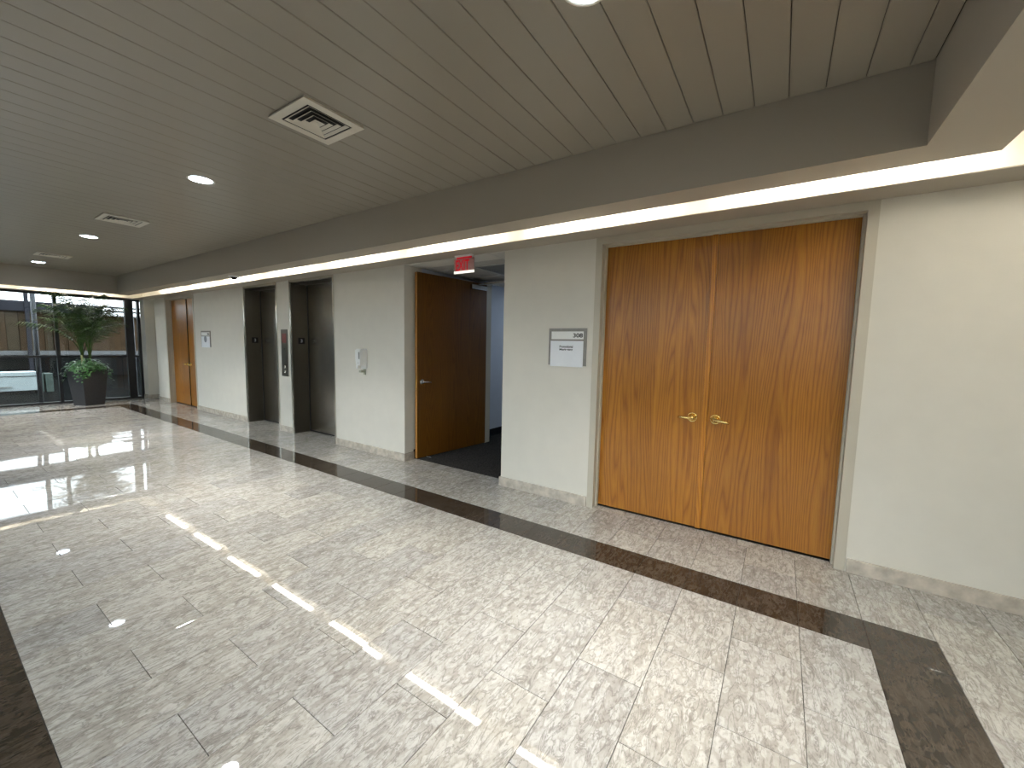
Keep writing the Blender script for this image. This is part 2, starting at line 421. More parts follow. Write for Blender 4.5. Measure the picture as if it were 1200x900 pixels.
cnt = {'marble': 0, 'dark_marble': 0}
rest = {'marble': MB(), 'dark_marble': MB()}
for (x0, x1, y0, y1, kd) in tiles:
    cnt[kd] += 1
    if cnt[kd] > 298:
        rest[kd].box(x0 + .0006, x1 - .0006, y0 + .0006, y1 - .0006, -.0105, 0); continue
    o = bpy.data.objects.new('tile' if kd == 'marble' else 'border_tile', tile_mesh(x1 - x0, y1 - y0, kd)); C.objects.link(o)
    o.parent = floor; o.location = ((x0 + x1) / 2, (y0 + y1) / 2, 0)
    o.rotation_euler = (random.gauss(0, .0013), random.gauss(0, .0013), 0)
if cnt['marble'] > 298: tag(rest['marble'].build('outer_tiles', 'marble', floor), kind='stuff')

# carpeted corridor behind the opening
mb = MB(); mb.box(HALL[0] - .02, HALL[1] + .02, .17, 6.0, -.12, .006)
struct(mb.build('floor', 'carpet'), 'dark grey carpet in the corridor behind the open door', 'carpet')

# ---------------------------------------------------------------- plank ceiling
PY0, PY1 = -3.600, SIY
PX1, PX0 = .5423, -13.135
mb = MB(); mb.box(PX0 - .02, PX1 + .02, PY0 - .02, PY1 + .02, ZC + .012, ZC + .10)
ceil = struct(mb.build('ceiling', 'plank_gap'), 'recessed ceiling of long taupe metal planks', 'ceiling')
PW = .1696
plank_me = None
x = PX1 - .097; k = 0
edges = [PX1 - .004, PX1 - .097]
while edges[-1] - PW > PX0: edges.append(edges[-1] - PW)
edges.append(PX0 + .004)
pc = {}
for b_, a_ in zip(edges, edges[1:]):
    w = b_ - a_
    if w < .02: continue
    key = round(w, 4)
    if key not in pc:
        bb = bmesh.new(); ly = (PY1 - PY0) / 2 - .006; hx = w / 2 - .0016; c = .003
        prof = [(-hx, .010), (-hx, c), (-hx + c, 0), (hx - c, 0), (hx, c), (hx, .010)]
        va = [bb.verts.new((px, -ly, pz)) for px, pz in prof]; vb = [bb.verts.new((px, ly, pz)) for px, pz in prof]
        for i in range(len(prof) - 1): bb.faces.new([va[i], va[i + 1], vb[i + 1], vb[i]])
        bb.faces.new(va); bb.faces.new(vb[::-1])
        bmesh.ops.recalc_face_normals(bb, faces=bb.faces[:])
        me = bpy.data.meshes.new('plank'); bb.to_mesh(me); bb.free(); me.materials.append(MAT['plank']); pc[key] = me
    o = bpy.data.objects.new('plank', pc[key]); C.objects.link(o); o.parent = ceil
    o.location = ((a_ + b_) / 2, (PY0 + PY1) / 2, ZC + random.uniform(0, .0012))
    o.rotation_euler = (0, random.gauss(0, .003), 0)

# ---------------------------------------------------------------- soffit, ledge and light cove round the room
def ring(mb, xo0, xo1, yo0, yo1, xi0, xi1, yi0, yi1, z0, z1):
    """rectangular ring: outer box minus inner box"""
    mb.box(xo0, xo1, yi1, yo1, z0, z1); mb.box(xo0, xo1, yo0, yi0, z0, z1)
    mb.box(xo0, xi0, yi0, yi1, z0, z1); mb.box(xi1, xo1, yi0, yi1, z0, z1)
SX0, SX1, SY0, SY1 = PX0 - .255, .872, -3.855, SOY           # outer edge of the soffit underside
mb = MB()
ring(mb, SX0, SX1, SY0, SY1, PX0, PX1, PY0, PY1, ZS, ZS + .02)
ring(mb, PX0 - .02, PX1 + .02, PY0 - .02, PY1 + .02, PX0, PX1, PY0, PY1, ZS + .02, ZC + .012)
struct(mb.build('wall_soffit', 'soffit'), 'taupe dropped soffit running round the plank ceiling', 'soffit')
mb = MB()
ring(mb, XL, XR, YB, 0.0, SX0 - .10, XR - .001, SY0 - .10, LIP, ZL, ZL + .007)
struct(mb.build('trim_1', 'soffit'), 'flat ledge between the cove light slot and the walls', 'ledge')
mb = MB()
ring(mb, XL - .02, XR + .02, YB - .02, .02, XL, XR, YB, -.0005, ZL + .0072, ZT)      # lit back face of the cove
mb.box(XL, XR, YB, 0, ZT, ZT + .04)
struct(mb.build('wall_cove', 'cove'), 'cream back face of the cove lit by hidden tubes', 'wall')

# ---------------------------------------------------------------- walls
T = .30
def seg(x0, x1, lab, y0=0.0):
    m = MB(); m.box(x0, x1, y0, T, -.01, ZL)
    struct(m.build('wall_front', 'wall'), lab, 'wall')
seg(XL, -13.42, 'pale pilaster at the far end of the grey wall beside the windows', -.08)
seg(-13.42, -12.95, 'shallow recess in the grey wall beside the far pilaster', .12)
seg(-12.95, D1[0], 'narrow strip of grey wall left of the far double door')
seg(D1[1], E1[0], 'grey wall between the far double door and the left elevator')
seg(E1[1], E2[0], 'narrow grey wall pier between the two elevators')
seg(E2[1], HALL[0], 'grey wall between the right elevator and the corridor opening')
seg(HALL[1], D2[0], 'grey wall between the corridor opening and the large double door')
seg(D2[1], XR + .2, 'grey wall right of the large double door')
mb = MB()
mb.box(XL, XR + .2, .0215, T, ZL, ZT)
for d in (D1, D2): mb.box(d[0], d[1], .165, T, -.01, ZL)                    # closes the niche behind the door leaves
for e in (E1, E2): mb.box(e[0], e[1], .36, .42, -.01, ZL)
struct(mb.build('wall_front_backing', 'wall'), 'wall above the ledge and behind the doors', 'wall')
mb = MB(); mb.box(XR, XR + .2, YB, 0, -.01, ZL); struct(mb.build('wall_right', 'wall'), 'light grey end wall just outside the picture on the right', 'wall')
mb = MB(); mb.box(XL, XR, YB - .2, YB - .021, ZL, ZT)
struct(mb.build('wall_back', 'wall'), 'light grey wall strip above the windows behind the camera', 'wall')

# baseboards
mb = MB()
H, TH = .098, .016
for (a, b, y) in ((-12.95, D1[0] - CAS, 0), (D1[1] + CAS, E1[0] - .002, 0), (E1[1] + .002, E2[0] - .002, 0), (E2[1] + .002, HALL[0], 0), (HALL[1], D2[0] - CAS - .006, 0), (D2[1] + CAS + .008, XR, 0), (XL, -13.42, -.08), (-13.42, -12.95, .12)):
    mb.box(a, b, y - TH, y, 0.0005, H, .0015)
mb.box(HALL[0], HALL[0] + TH, -TH, .15, .0005, H, .0015)
mb.box(HALL[1] - TH, HALL[1], -TH, .15, .0005, H, .0015)
mb.box(-13.42, -13.42 + TH, -.08, .12 - TH, .0005, H); mb.box(-12.95 - TH, -12.95, 0, .12 - TH, .0005, H)
struct(mb.build('baseboard_front', 'skirting_stone'), 'polished beige marble baseboard along the grey wall', 'baseboard')

# ---------------------------------------------------------------- glazing at the far end and along the back
def window(name, label, axis, pos, a0, a1, posts, zt, depth=.10):
    """curtain wall in the plane axis=pos, running from a0 to a1 on the other axis"""
    w = empty(name, (0, 0, 0), label, 'window', None, 'structure')
    def bx(m, p0, p1, q0, q1, z0, z1):
        if axis == 'x': m.box(p0, p1, q0, q1, z0, z1)
        else: m.box(q0, q1, p0, p1, z0, z1)
    m = MB(); bx(m, pos - depth, pos, a0, a1, 0.0, .045); m.build('sill', 'bronze', w)
    m = MB(); bx(m, pos - depth, pos, a0, a1, zt - .045, zt); m.build('head', 'bronze', w)
    cuts = [a0] + [p for p, _ in posts] + [a1]
    for (p, wd) in posts:
        m = MB(); bx(m, pos - depth, pos + .012, p - wd / 2, p + wd / 2, .045, zt - .045); m.build('mullion', 'bronze', w)
    ext = [(p - wd / 2, p + wd / 2) for p, wd in posts]
    lo = [a0] + [e[1] for e in ext]; hi = [e[0] for e in ext] + [a1]
    for a, b in zip(lo, hi):
        if b - a < .03: continue
        m = MB(); bx(m, pos - .07, pos - .015, a, b, 1.055, 1.10); m.build('transom', 'bronze', w)
        for (z0, z1) in ((.045, 1.055), (1.10, zt - .045)):
            m = MB(); bx(m, pos - .049, pos - .041, a, b, z0, z1); m.build('pane', 'glass', w)
    return w
window('window_1', 'dark framed tinted window wall behind the potted palm', 'x', XL, YB, -.08, [(-4.17, .08), (-2.78, .055), (-1.54, .055), (-.295, .15), (-.11, .05)], ZL)
window('window_2', 'dark framed tinted window wall along the side behind the camera', 'y', YB, XL, XR, [(XL + .04, .08)] + [(-12.4 + 1.24 * i, .055) for i in range(11)] + [(XR - .04, .08)], ZL)

# ---------------------------------------------------------------- doors
def lever(root, parent, x, y, z, sgn, mat, droop=.02):
    """rosette and lever on a face that looks to -y"""
    R = Matrix.Translation((x, y, z)) @ Matrix.Rotation(PI / 2, 4, 'X')
    m = MB(); m.lathe([(.041, 0), (.041, .006), (.037, .011), (.031, .011), (.027, .006), (.020, .006)], 0, 0, 28, R)
    hd = part(m, 'handle', mat, root, True, parent)
    m = MB(); m.lathe([(.013, .008), (.013, .040), (.017, .046), (.017, .056)], 0, 0, 18, R)
    m.tube([(x, y - .052, z), (x + sgn * .03, y - .054, z - .002), (x + sgn * .075, y - .052, z - droop * .6), (x + sgn * .105, y - .044, z - droop)], [.0125, .013, .012, .010], 12)
    lv = part(m, 'lever', mat, root, True, hd)
    return hd
def double_door(name, label, d, split_x, astr, hz, gap, gapmat='black'):
    root = empty(name, ((d[0] + d[1]) / 2, 0, 0), label, 'door', None, 'structure')
    x0, x1 = d; zt = 2.446
    m = MB()                                            # frame: face, return and stop
    for s, xe in ((-1, x0), (1, x1)):
        a, b = sorted((xe, xe + s * CAS)); m.box(a, b, -.006, .002, 0.0, zt)
        a, b = sorted((xe, xe - s * .0015)); m.box(a, b, -.0055, .16, 0.0, zt)
        a, b = sorted((xe, xe - s * .014)); m.box(a, b, .062, .104, 0.0, zt)
    m.box(x0 - CAS, x1 + CAS, -.006, .002, zt, ZL - .001); m.box(x0, x1, .0021, .16, zt, ZL - .002); m.box(x0, x1, .062, .104, zt - .012, zt)
    part(m, 'frame', 'casing', root)
    m = MB(); m.box(x0, x1, .10, .16, 0.0, .003); part(m, 'threshold', gapmat, root)
    if not astr:
        m = MB(); m.box(split_x - .014, split_x + .004, .094, .1055, .014, zt - .006); part(m, 'seam_shade', gapmat, root)  # black strip paints the dark shade line of the seam between the leaves
    m = MB(); m.box(split_x - .02, split_x + .02, .152, .160, .004, zt - .01); part(m, 'meeting_rebate', gapmat, root)
    for (a, b, s, hx) in ((x0 + .003, split_x - gap, -1, split_x - .092), (split_x + gap, x1 - .003, 1, split_x + .083)):
        m = MB(); m.box(a, b, .106, .150, .014, zt - .004, .0015)
        lf = part(m, 'leaf', 'oak', root)
        lever(root, lf, hx, .106, hz, s, 'brass', .016 if s > 0 else .004)
        if s > 0 and astr:
            m = MB(); m.box(split_x - .018, split_x + .022, .088, .1055, .014, zt - .006, .003)
            tag(part(m, 'astragal', 'oak_strip', root, parent=lf), 'slightly lighter oak meeting strip')
    return root
double_door('door_1', 'small honey oak double door with brass levers near the far window', D1, -11.27, False, .96, .007)
double_door('door_2', 'large honey oak double door with brass levers beside the sign 308', D2, -.498, True, .955, .002)

# the corridor door, standing open
hall = empty('door_3', (-3.79, 1.43, 0), 'single oak door with silver lever standing open under the exit sign', 'door', None, 'structure')
ang = math.atan2(1.42 - .149, -3.774 + 3.926)
dirv = Vector((-3.926 + 3.774, .149 - 1.42, 0)); LD = dirv.length; dirv.normalize()
Mleaf = Matrix.Translation((-3.774, 1.42, 0)) @ Matrix.Rotation(math.atan2(dirv.y, dirv.x), 4, 'Z')
# local x runs from the hinge to the free edge, local +y is the face seen from the lobby
def leafpart(mbx, name, mat, parent=None, smooth=False):
    o = mbx.build(name, mat, parent or hall, smooth)
    o.data.transform(Matrix.Translation(-hall.location) @ Mleaf); return o
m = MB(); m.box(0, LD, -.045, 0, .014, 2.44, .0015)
lf = m.build('leaf', 'oak_shaded', hall)                       # the leaf keeps its own axes so the grain runs up it
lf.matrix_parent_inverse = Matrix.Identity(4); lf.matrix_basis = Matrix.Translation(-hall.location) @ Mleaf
m = MB(); m.box(LD, LD + .0015, -.044, -.001, .016, 2.438); o = m.build('edge_band', 'oak_edge', lf)
m = MB(); m.box(LD + .0015, LD + .004, -.036, -.010, .93, 1.12, .001); m.build('latch_plate', 'brass', lf)
Rf = Matrix.Translation((LD - .075, 0, 1.03)) @ Matrix.Rotation(-PI / 2, 4, 'X')
m = MB(); m.lathe([(.034, 0), (.034, .006), (.026, .012)], 0, 0, 24, Rf)
m.lathe([(.012, .01), (.012, .05)], 0, 0, 16, Rf)
m.tube([(LD - .075, .050, 1.03), (LD - .12, .052, 1.028), (LD - .19, .046, 1.02)], [.011, .011, .009], 12)
tag(m.build('handle', 'chrome', lf, True), 'silver lever handle')
m = MB(); m.box(.05, .36, .001, .055, 2.335, 2.40, .006); tag(m.build('closer', 'chrome', lf), 'grey door closer at the top')
m = MB(); m.tube([(.22, .03, 2.41), (.06, .16, 2.425), (-.05, .06, 2.43)], .009, 8); tag(m.build('closer_arm', 'chrome', lf), 'steel arm of the door closer')
FX0, FX1 = -3.835, -2.53
m = MB()
for a, b in ((FX0, FX0 + .055), (FX1 - .055, FX1)): m.box(a, b, 1.425, 1.545, .006, 2.45)
m.box(FX0, FX1, 1.425, 1.545, 2.45, ZL - .03)
part(m, 'frame', 'casing', hall)

# corridor shell
HX0, HX1 = HALL
mb = MB(); mb.box(HX0 - .25, HX0, T + .002, 6.0, -.01, 2.75); mb.box(HX0 - .001, FX0 - .002, 1.45, 1.54, .006, ZL)
mb.box(HX0, FX0 - .002, .31, .312, .006, .01)
struct(mb.build('wall_corridor_left', 'hall_wall'), 'pale wall of the corridor behind the open oak door', 'wall')
mb = MB(); mb.box(HX1, HX1 + .2, T + .002, 6.0, -.01, 2.75); mb.box(FX1 + .002, HX1 + .001, 1.45, 1.54, .006, ZL)
struct(mb.build('wall_corridor_right', 'hall_wall'), 'right hand wall of the carpeted corridor', 'wall')
mb = MB(); mb.box(HX0, HX1, 6.0, 6.2, -.01, 2.75); struct(mb.build('wall_corridor_end', 'hall_wall'), 'end wall of the carpeted corridor', 'wall')
mb = MB()
mb.box(HX0, HX0 + .012, .152, 1.449, .006, .125); mb.box(HX0, HX0 + .012, 1.541, 6.0, .006, .125)
mb.box(HX1 - .012, HX1, .152, 1.449, .006, .125); mb.box(HX1 - .012, HX1, 1.541, 6.0, .006, .125)
mb.box(HX0 + .012, FX0 - .002, 1.438, 1.4495, .006, .125)
struct(mb.build('baseboard_corridor', 'rubber'), 'black rubber baseboard in the carpeted corridor', 'baseboard')

# corridor ceiling: T-bar grid with lay-in panels
mb = MB(); mb.box(HX0, HX1, 0.0, 6.0, 2.66, 2.74)
hc = struct(mb.build('ceiling', 'plank_gap'), 'lay-in panel ceiling over the corridor behind the exit sign', 'ceiling')
gx = [HX0] + [x for x in (-3.916, -3.306, -2.696) if HX0 < x < HX1] + [HX1]
gy = [0.0215] + [.535 + .61 * i for i in range(9)] + [6.0]
mb = MB()
for x in gx[1:-1]: mb.box(x - .012, x + .012, .022, 6.0, ZL - .002, ZL + .004)
for y in gy[1:-1]: mb.box(HX0, HX1, y - .012, y + .012, ZL - .0021, ZL + .0041)
mb.build('grid_bars', 'tbar', hc)
for i, (a, b) in enumerate(zip(gx, gx[1:])):
    for j, (c, d) in enumerate(zip(gy, gy[1:])):
        if i == 2 and j == 1: continue                  # the return grille sits here
        if i == 2 and j in (4,): continue               # the light panel sits here
        m = MB(); m.box(a + .003, b - .003, c + .003, d - .003, ZL + .0045, ZL + .02, .002); m.build('ceiling_tile', 'ceiling_tile', hc)
gr = empty('return_grille', (-3.0, .84, ZL), 'dark square return air grille in the corridor ceiling behind the exit sign', 'vent')
m = MB(); ring(m, -3.30, -2.702, .541, 1.139, -3.27, -2.732, .571, 1.109, ZL - .003, ZL + .02); part(m, 'frame', 'grey_plastic', gr)
m = MB(); m.box(-3.27, -2.732, .571, 1.109, ZL + .012, ZL + .02); part(m, 'backing', 'black', gr)
for i in range(18):
    yy = .585 + i * .0295
    m = MB(); m.box(-3.27, -2.732, yy, yy + .014, ZL + .0, ZL + .0105); part(m, 'slat', 'grey_plastic', gr)
cl = empty('corridor_light', (-3.0, 2.67, ZL), 'square cool white light panel in the corridor ceiling', 'light')
m = MB(); m.box(-3.295, -2.705, 2.375, 2.965, ZL + .0045, ZL + .04); part(m, 'housing', 'white', cl)
m = MB(); m.box(-3.28, -2.72, 2.39, 2.95, ZL - .001, ZL + .0042); part(m, 'diffuser', 'hall_light', cl)

# ---------------------------------------------------------------- elevators
def elevator(e, label):
    x0, x1 = e
    r = empty('elevator', ((x0 + x1) / 2, .15, 0), label, 'elevator', 'elevators in the grey wall')
    zt = 2.462
    for s, xe in ((1, x0), (-1, x1)):
        m = MB()
        a, b = sorted((xe - s * .002, xe + s * .031)); m.box(a, b, -.012, -.002, .0005, ZL - .002, .0015)
        a, b = sorted((xe + s * .022, xe + s * .031)); m.box(a, b, -.002, .008, .0005, ZL - .002)
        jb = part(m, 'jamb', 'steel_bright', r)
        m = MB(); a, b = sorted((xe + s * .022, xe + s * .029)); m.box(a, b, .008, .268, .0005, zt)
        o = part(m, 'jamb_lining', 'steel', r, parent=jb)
        if s == 1:
            pl = MB(); pl.box(xe + .029, xe + .033, .105, .215, 1.487, 1.590, .001)
            po = part(pl, 'floor_plate', 'black', r, parent=jb)
            lettering('floor_digit', '3', 'paper', jb, (xe + .0335 - r.location.x, .160 - .15, 1.539), (PI / 2, 0, PI / 2), .02, height=.055)
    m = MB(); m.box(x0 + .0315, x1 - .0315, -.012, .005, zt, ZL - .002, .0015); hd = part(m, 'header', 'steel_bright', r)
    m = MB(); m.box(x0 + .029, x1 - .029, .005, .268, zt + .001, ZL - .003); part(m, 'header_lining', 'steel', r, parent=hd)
    m = MB(); m.box(x0 + .029, x1 - .029, .255, .345, .0005, .006); part(m, 'sill', 'steel', r)
    m = MB(); m.box(x0 + .0295, x0 + .052, .2685, .2745, .006, zt); part(m, 'gap_shade', 'black', r)  # black strip painted in for the shade between jamb and panel
    m = MB(); m.box(x0 + .0295, x1 - .0295, .2685, .2745, .006, .022); part(m, 'bottom_shade', 'black', r)  # black strip painting the shade along the foot of the panels
    seam = x1 - .46
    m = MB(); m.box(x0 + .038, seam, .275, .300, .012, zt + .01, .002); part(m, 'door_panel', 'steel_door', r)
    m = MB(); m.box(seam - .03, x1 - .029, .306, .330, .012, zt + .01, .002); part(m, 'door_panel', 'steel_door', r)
    m = MB(); m.box(x0 + .024, x1 - .024, .335, .355, .0005, ZL - .004); part(m, 'shaft_screen', 'black', r)
    return r
elevator(E1, 'left of the two steel elevators, the one nearer the far window')
elevator(E2, 'right of the two steel elevators, the one nearer the exit sign')

hs = empty('call_station', (-6.892, 0, 1.33), 'tall narrow steel call station with buttons between the two elevators', 'button panel')
m = MB(); m.box(-6.992, -6.792, -.008, 0, .945, 1.722, .002); part(m, 'face_plate', 'steel', hs)
m = MB(); m.box(-6.955, -6.829, -.0105, -.008, 1.50, 1.655, .001); tag(part(m, 'fire_notice', 'red_plate', hs), 'dull red notice plate')
for z in (1.10, 1.02):
    R = Matrix.Translation((-6.892, -.008, z)) @ Matrix.Rotation(PI / 2, 4, 'X')
    m = MB(); m.lathe([(.024, 0), (.024, .005), (.019, .007)], 0, 0, 20, R); part(m, 'call_button', 'steel_bright', hs, True)
R = Matrix.Translation((-6.892, -.008, 1.40)) @ Matrix.Rotation(PI / 2, 4, 'X')
m = MB(); m.lathe([(.013, 0), (.013, .004), (.009, .005)], 0, 0, 16, R); part(m, 'key_switch', 'chrome', hs, True)

# ---------------------------------------------------------------- room signs
def room_sign(x0, x1, z0, z1, label, number, lines, emblem=False):
    r = empty('room_sign', ((x0 + x1) / 2, 0, (z0 + z1) / 2), label, 'sign')
    w, h = x1 - x0, z1 - z0
    m = MB(); m.box(x0, x1, -.010, -.0005, z0, z1, .0015); part(m, 'backplate', 'sign_grey', r)
    b = .030
    m = MB(); m.box(x0 + b, x1 - b, -.013, -.010, z1 - .030 - .21 * h, z1 - .030, .001); np_ = part(m, 'number_strip', 'white', r)
    lettering('number', number, 'ink', np_, (x1 - b - .012 - .045 - r.location.x, -.0136, z1 - .030 - .105 * h - r.location.z), FRONT, .022, width=.098, height=.040)
    m = MB(); m.box(x0 + b - .008, x1 - b, -.0125, -.010, z0 - .012, z1 - .045 - .21 * h); pp = part(m, 'paper_insert', 'paper', r)
    zc = (z0 + z1) / 2 - .015
    if emblem:
        R = Matrix.Translation((r.location.x - .005, -.0126, zc + .01)) @ Matrix.Rotation(PI / 2, 4, 'X')
        m = MB()
        for kk in range(3): m.box(r.location.x - .055, r.location.x + .045, -.0134, -.0125, zc + .025 - kk * .026, zc + .038 - kk * .026)
        m.lathe([(.068, 0), (.068, .0006)], 0, 0, 24, R)
        part(m, 'emblem', 'grey_ink', r, parent=pp)
    for i, tx in enumerate(lines):
        lettering('print', tx, 'ink', pp, (-.008, -.0132, zc + .018 - i * .030 - r.location.z), FRONT, .03 if i else .02, width=.140, height=.023)
    return r
room_sign(-1.917, -1.520, 1.345, 1.700, 'grey framed room sign numbered 308 beside the large double door', '308', ['Promotional', 'Marketing'])
room_sign(-10.23, -9.77, 1.380, 1.712, 'grey framed room sign with a round emblem beside the far double door', '306', [], True)

# ---------------------------------------------------------------- hand sanitizer dispenser
r = empty('sanitizer_dispenser', (-4.80, 0, 1.30), 'small white hand sanitizer dispenser on the grey wall beside the right elevator', 'dispenser')
m = MB(); m.box(-4.862, -4.745, -.018, 0, 1.165, 1.445, .006); part(m, 'back_plate', 'white', r)
m = MB()
M_ = Matrix.Translation((-4.8035, -.06, 0))
m.frustum(.088, .084, .108, .096, 1.215, 1.30, M_); m.frustum(.108, .096, .108, .096, 1.30, 1.42, M_); m.frustum(.108, .096, .094, .060, 1.42, 1.445, M_)
bmesh.ops.remove_doubles(m.b, verts=m.b.verts[:], dist=.0001)
part(m, 'housing', 'white', r)
m = MB(); m.box(-4.790, -4.762, -.1085, -.1075, 1.305, 1.40, .0); part(m, 'level_window', 'grey_plastic', r)
m = MB(); m.box(-4.855, -4.815, -.10, -.055, 1.175, 1.214, .006); part(m, 'nozzle', 'white', r)
m = MB(); m.box(-4.815, -4.765, -.085, -.004, 1.120, 1.150, .004); m.box(-4.812, -4.768, -.016, -.003, 1.085, 1.212, .004); tag(part(m, 'drip_tray', 'tray_plastic', r), 'greyish green drip tray under the dispenser')
m = MB(); m.lathe([(.006, 0), (.006, .001)], -4.80, -.0, 12, Matrix.Translation((0, -.105, 1.25)) @ Matrix.Rotation(PI / 2, 4, 'X')); part(m, 'sensor', 'grey_plastic', r)

# ---------------------------------------------------------------- exit sign
r = empty('exit_sign', (-2.98, -.05, 2.48), 'red lettered exit sign hanging over the corridor opening', 'sign')
m = MB(); m.box(-3.10, -2.86, -.075, -.025, 2.487, ZL - .0005, .002); part(m, 'canopy', 'white', r)
m = MB(); m.box(-3.122, -2.838, -.054, -.046, 2.338, 2.470, .001); tag(part(m, 'panel', 'exit_panel', r), 'pinkish mirrored panel')
m = MB(); m.box(-3.122, -2.838, -.056, -.044, 2.312, 2.338, .001); tag(part(m, 'lower_band', 'exit_white', r), 'bright white lower band')
m = MB(); m.box(-3.085, -2.875, -.056, -.044, 2.470, 2.487); tag(part(m, 'upper_band', 'exit_red', r), 'glowing red upper band')
lettering('letters', 'EXIT', 'exit_red', r, (-.018, -.0072, -.082), FRONT, .02, width=.190, height=.118)

# ---------------------------------------------------------------- ceiling vents
def copy_tree(o, parent=None):
    c = o.copy(); C.objects.link(c); c.parent = parent
    for ch in list(o.children): copy_tree(ch, c)
    return c
def vent0():
    r = empty('air_vent', (0, 0, ZC), None, 'vent', 'square air vents in the plank ceiling')
    h = .21; zb = ZC - .015
    m = MB(); ring(m, -h, h, -h, h, -h + .055, h - .055, -h + .055, h - .055, zb, zb + .003)
    ring(m, -h + .004, h - .004, -h + .004, h - .004, -h + .006, h - .006, -h + .006, h - .006, zb + .003, ZC - .001); part(m, 'frame', 'vent', r)
    m = MB(); m.box(-h + .03, h - .03, -h + .03, h - .03, ZC - .0022, ZC - .0005); part(m, 'throat', 'black', r)
    for kk in range(4):                                 # nested square louvres flaring outwards towards the room
        o_ = h - .068 - kk * .036
        i_ = max(.004, o_ - .017)
        zt_ = zb + .0105
        if kk == 3: i_, zt_ = .003, zb + .008
        m = MB()
        A_ = [(-o_, -o_), (o_, -o_), (o_, o_), (-o_, o_)]; B_ = [(-i_, -i_), (i_, -i_), (i_, i_), (-i_, i_)]
        V = [m.b.verts.new((x, y, zb)) for x, y in A_]; Wv = [m.b.verts.new((x, y, zt_)) for x, y in B_]
        V2 = [m.b.verts.new((x, y, zb + .0015)) for x, y in A_]; W2 = [m.b.verts.new((x, y, zt_ + .0015)) for x, y in B_]
        for q in range(4):
            n_ = (q + 1) % 4
            for f in ([V[q], V[n_], Wv[n_], Wv[q]], [V2[q], V2[n_], W2[n_], W2[q]], [V[q], V[n_], V2[n_], V2[q]], [Wv[q], Wv[n_], W2[n_], W2[q]]): m.b.faces.new(f)
        part(m, 'louvre', 'vent', r)
    return r
v0 = vent0()
for i, (vx, lab) in enumerate(((-2.665, 'nearest and largest of the square air vents in the plank ceiling'), (-6.88, 'middle air vent in the plank ceiling, between two downlights'), (-10.93, 'farthest air vent in the plank ceiling, beside the last downlight'))):
    o = v0 if i == 0 else copy_tree(v0)
    o.location = (vx, -1.925, ZC); o['label'] = lab

# ---------------------------------------------------------------- downlights
def down0():
    r = empty('downlight', (0, 0, ZC), None, 'light', 'round downlights in the plank ceiling')
    m = MB(); m.lathe([(.088, ZC - .001), (.106, ZC - .001), (.106, ZC - .005), (.099, ZC - .007), (.088, ZC - .004), (.088, ZC - .001)], 0, 0, 40, cap=False); part(m, 'trim_ring', 'vent', r, True)
    m = MB(); m.lathe([(.0875, ZC - .0005), (.0875, ZC - .0025), (.06, ZC - .0035), (.02, ZC - .004)], 0, 0, 36); part(m, 'lens', 'lens', r, True)
    ld = bpy.data.lights.new('downlight_lamp', 'AREA'); ld.shape = 'DISK'; ld.size = .17; ld.energy = DOWN_WATTS; ld.color = (1.0, .985, .96); ld.spread = math.radians(96)
    lo = bpy.data.objects.new('lamp', ld); C.objects.link(lo); lo.parent = r; lo.location = (0, 0, -.006)
    return r
d0 = down0()
for i, (dx, lab) in enumerate(((-.755, 'downlight in the plank ceiling cut off by the top edge of the photo'), (-4.52, 'downlight between the nearest and the middle air vents'), (-8.45, 'downlight between the middle and the farthest air vents'), (-12.24, 'farthest downlight, above the potted palm end of the ceiling'))):
    o = d0 if i == 0 else copy_tree(d0)
    o.location = (dx, -1.93, ZC); o['label'] = lab

# ---------------------------------------------------------------- cove tubes
def cove_fixture():
    r = empty('cove_light', (0, 0, 0), 'fluorescent batten hidden in the cove, seen only as a white dash on the floor', 'light', 'fluorescent battens hidden in the cove')
    m = MB(); m.box(-.62, .62, -.06, .06, .030, .075, .004); m.build('housing', 'white', r)
    for s in (-1, 1):
        m = MB(); m.box(s * .612 - .012, s * .612 + .012, -.046, .046, -.022, .031, .003); m.build('lamp_holder', 'white', r)
    for s in (-1, 1):
        m = MB(); m.tube([(-.60, s * .024, 0), (.60, s * .024, 0)], .018, 12); m.build('tube', 'tube', r, True)
    return r
f0 = cove_fixture(); first = True
ABOVE = ['the right leaf of the large double door', 'the left edge of the large double door', 'the corridor opening and exit sign', 'the hand sanitizer dispenser', 'the right elevator', 'the left elevator', 'the room sign with the round emblem', 'the far double door']
spots = []
for i in range(8): spots.append((.22 - 1.71 * i, -.15, 0, 'fluorescent batten hidden in the cove above ' + ABOVE[i]))
for i in range(8): spots.append((.22 - 1.71 * i, YB + .125, PI, 'fluorescent batten hidden in the cove on the side behind the camera'))
for i in range(2): spots += [(XL + .125, -1.25 - 1.71 * i, PI / 2, 'fluorescent batten hidden in the cove above the ' + ('potted palm' if i == 0 else 'windows left of the potted palm')), (XR - .14, -1.25 - 1.71 * i, -PI / 2, 'fluorescent batten hidden in the cove at the right end of the room')]
for (x, y, a, lab) in spots:
    o = f0 if first else copy_tree(f0); first = False
    o['label'] = lab; o.location = (x, y, 2.80); o.rotation_euler = (0, 0, a)

# dome camera under the soffit
r = empty('security_camera', (-7.49, -.47, ZS), 'small dome camera under the soffit in front of the elevators', 'camera')
m = MB(); m.lathe([(.075, ZS - .0005), (.075, ZS - .018), (.062, ZS - .026)], -7.49, -.47, 28); part(m, 'base', 'white', r, True)
m = MB(); m.lathe([(.048, ZS - .024), (.046, ZS - .036), (.036, ZS - .052), (.019, ZS - .062), (.004, ZS - .065)], -7.49, -.47, 24); part(m, 'dome', 'dark_glass', r, True)

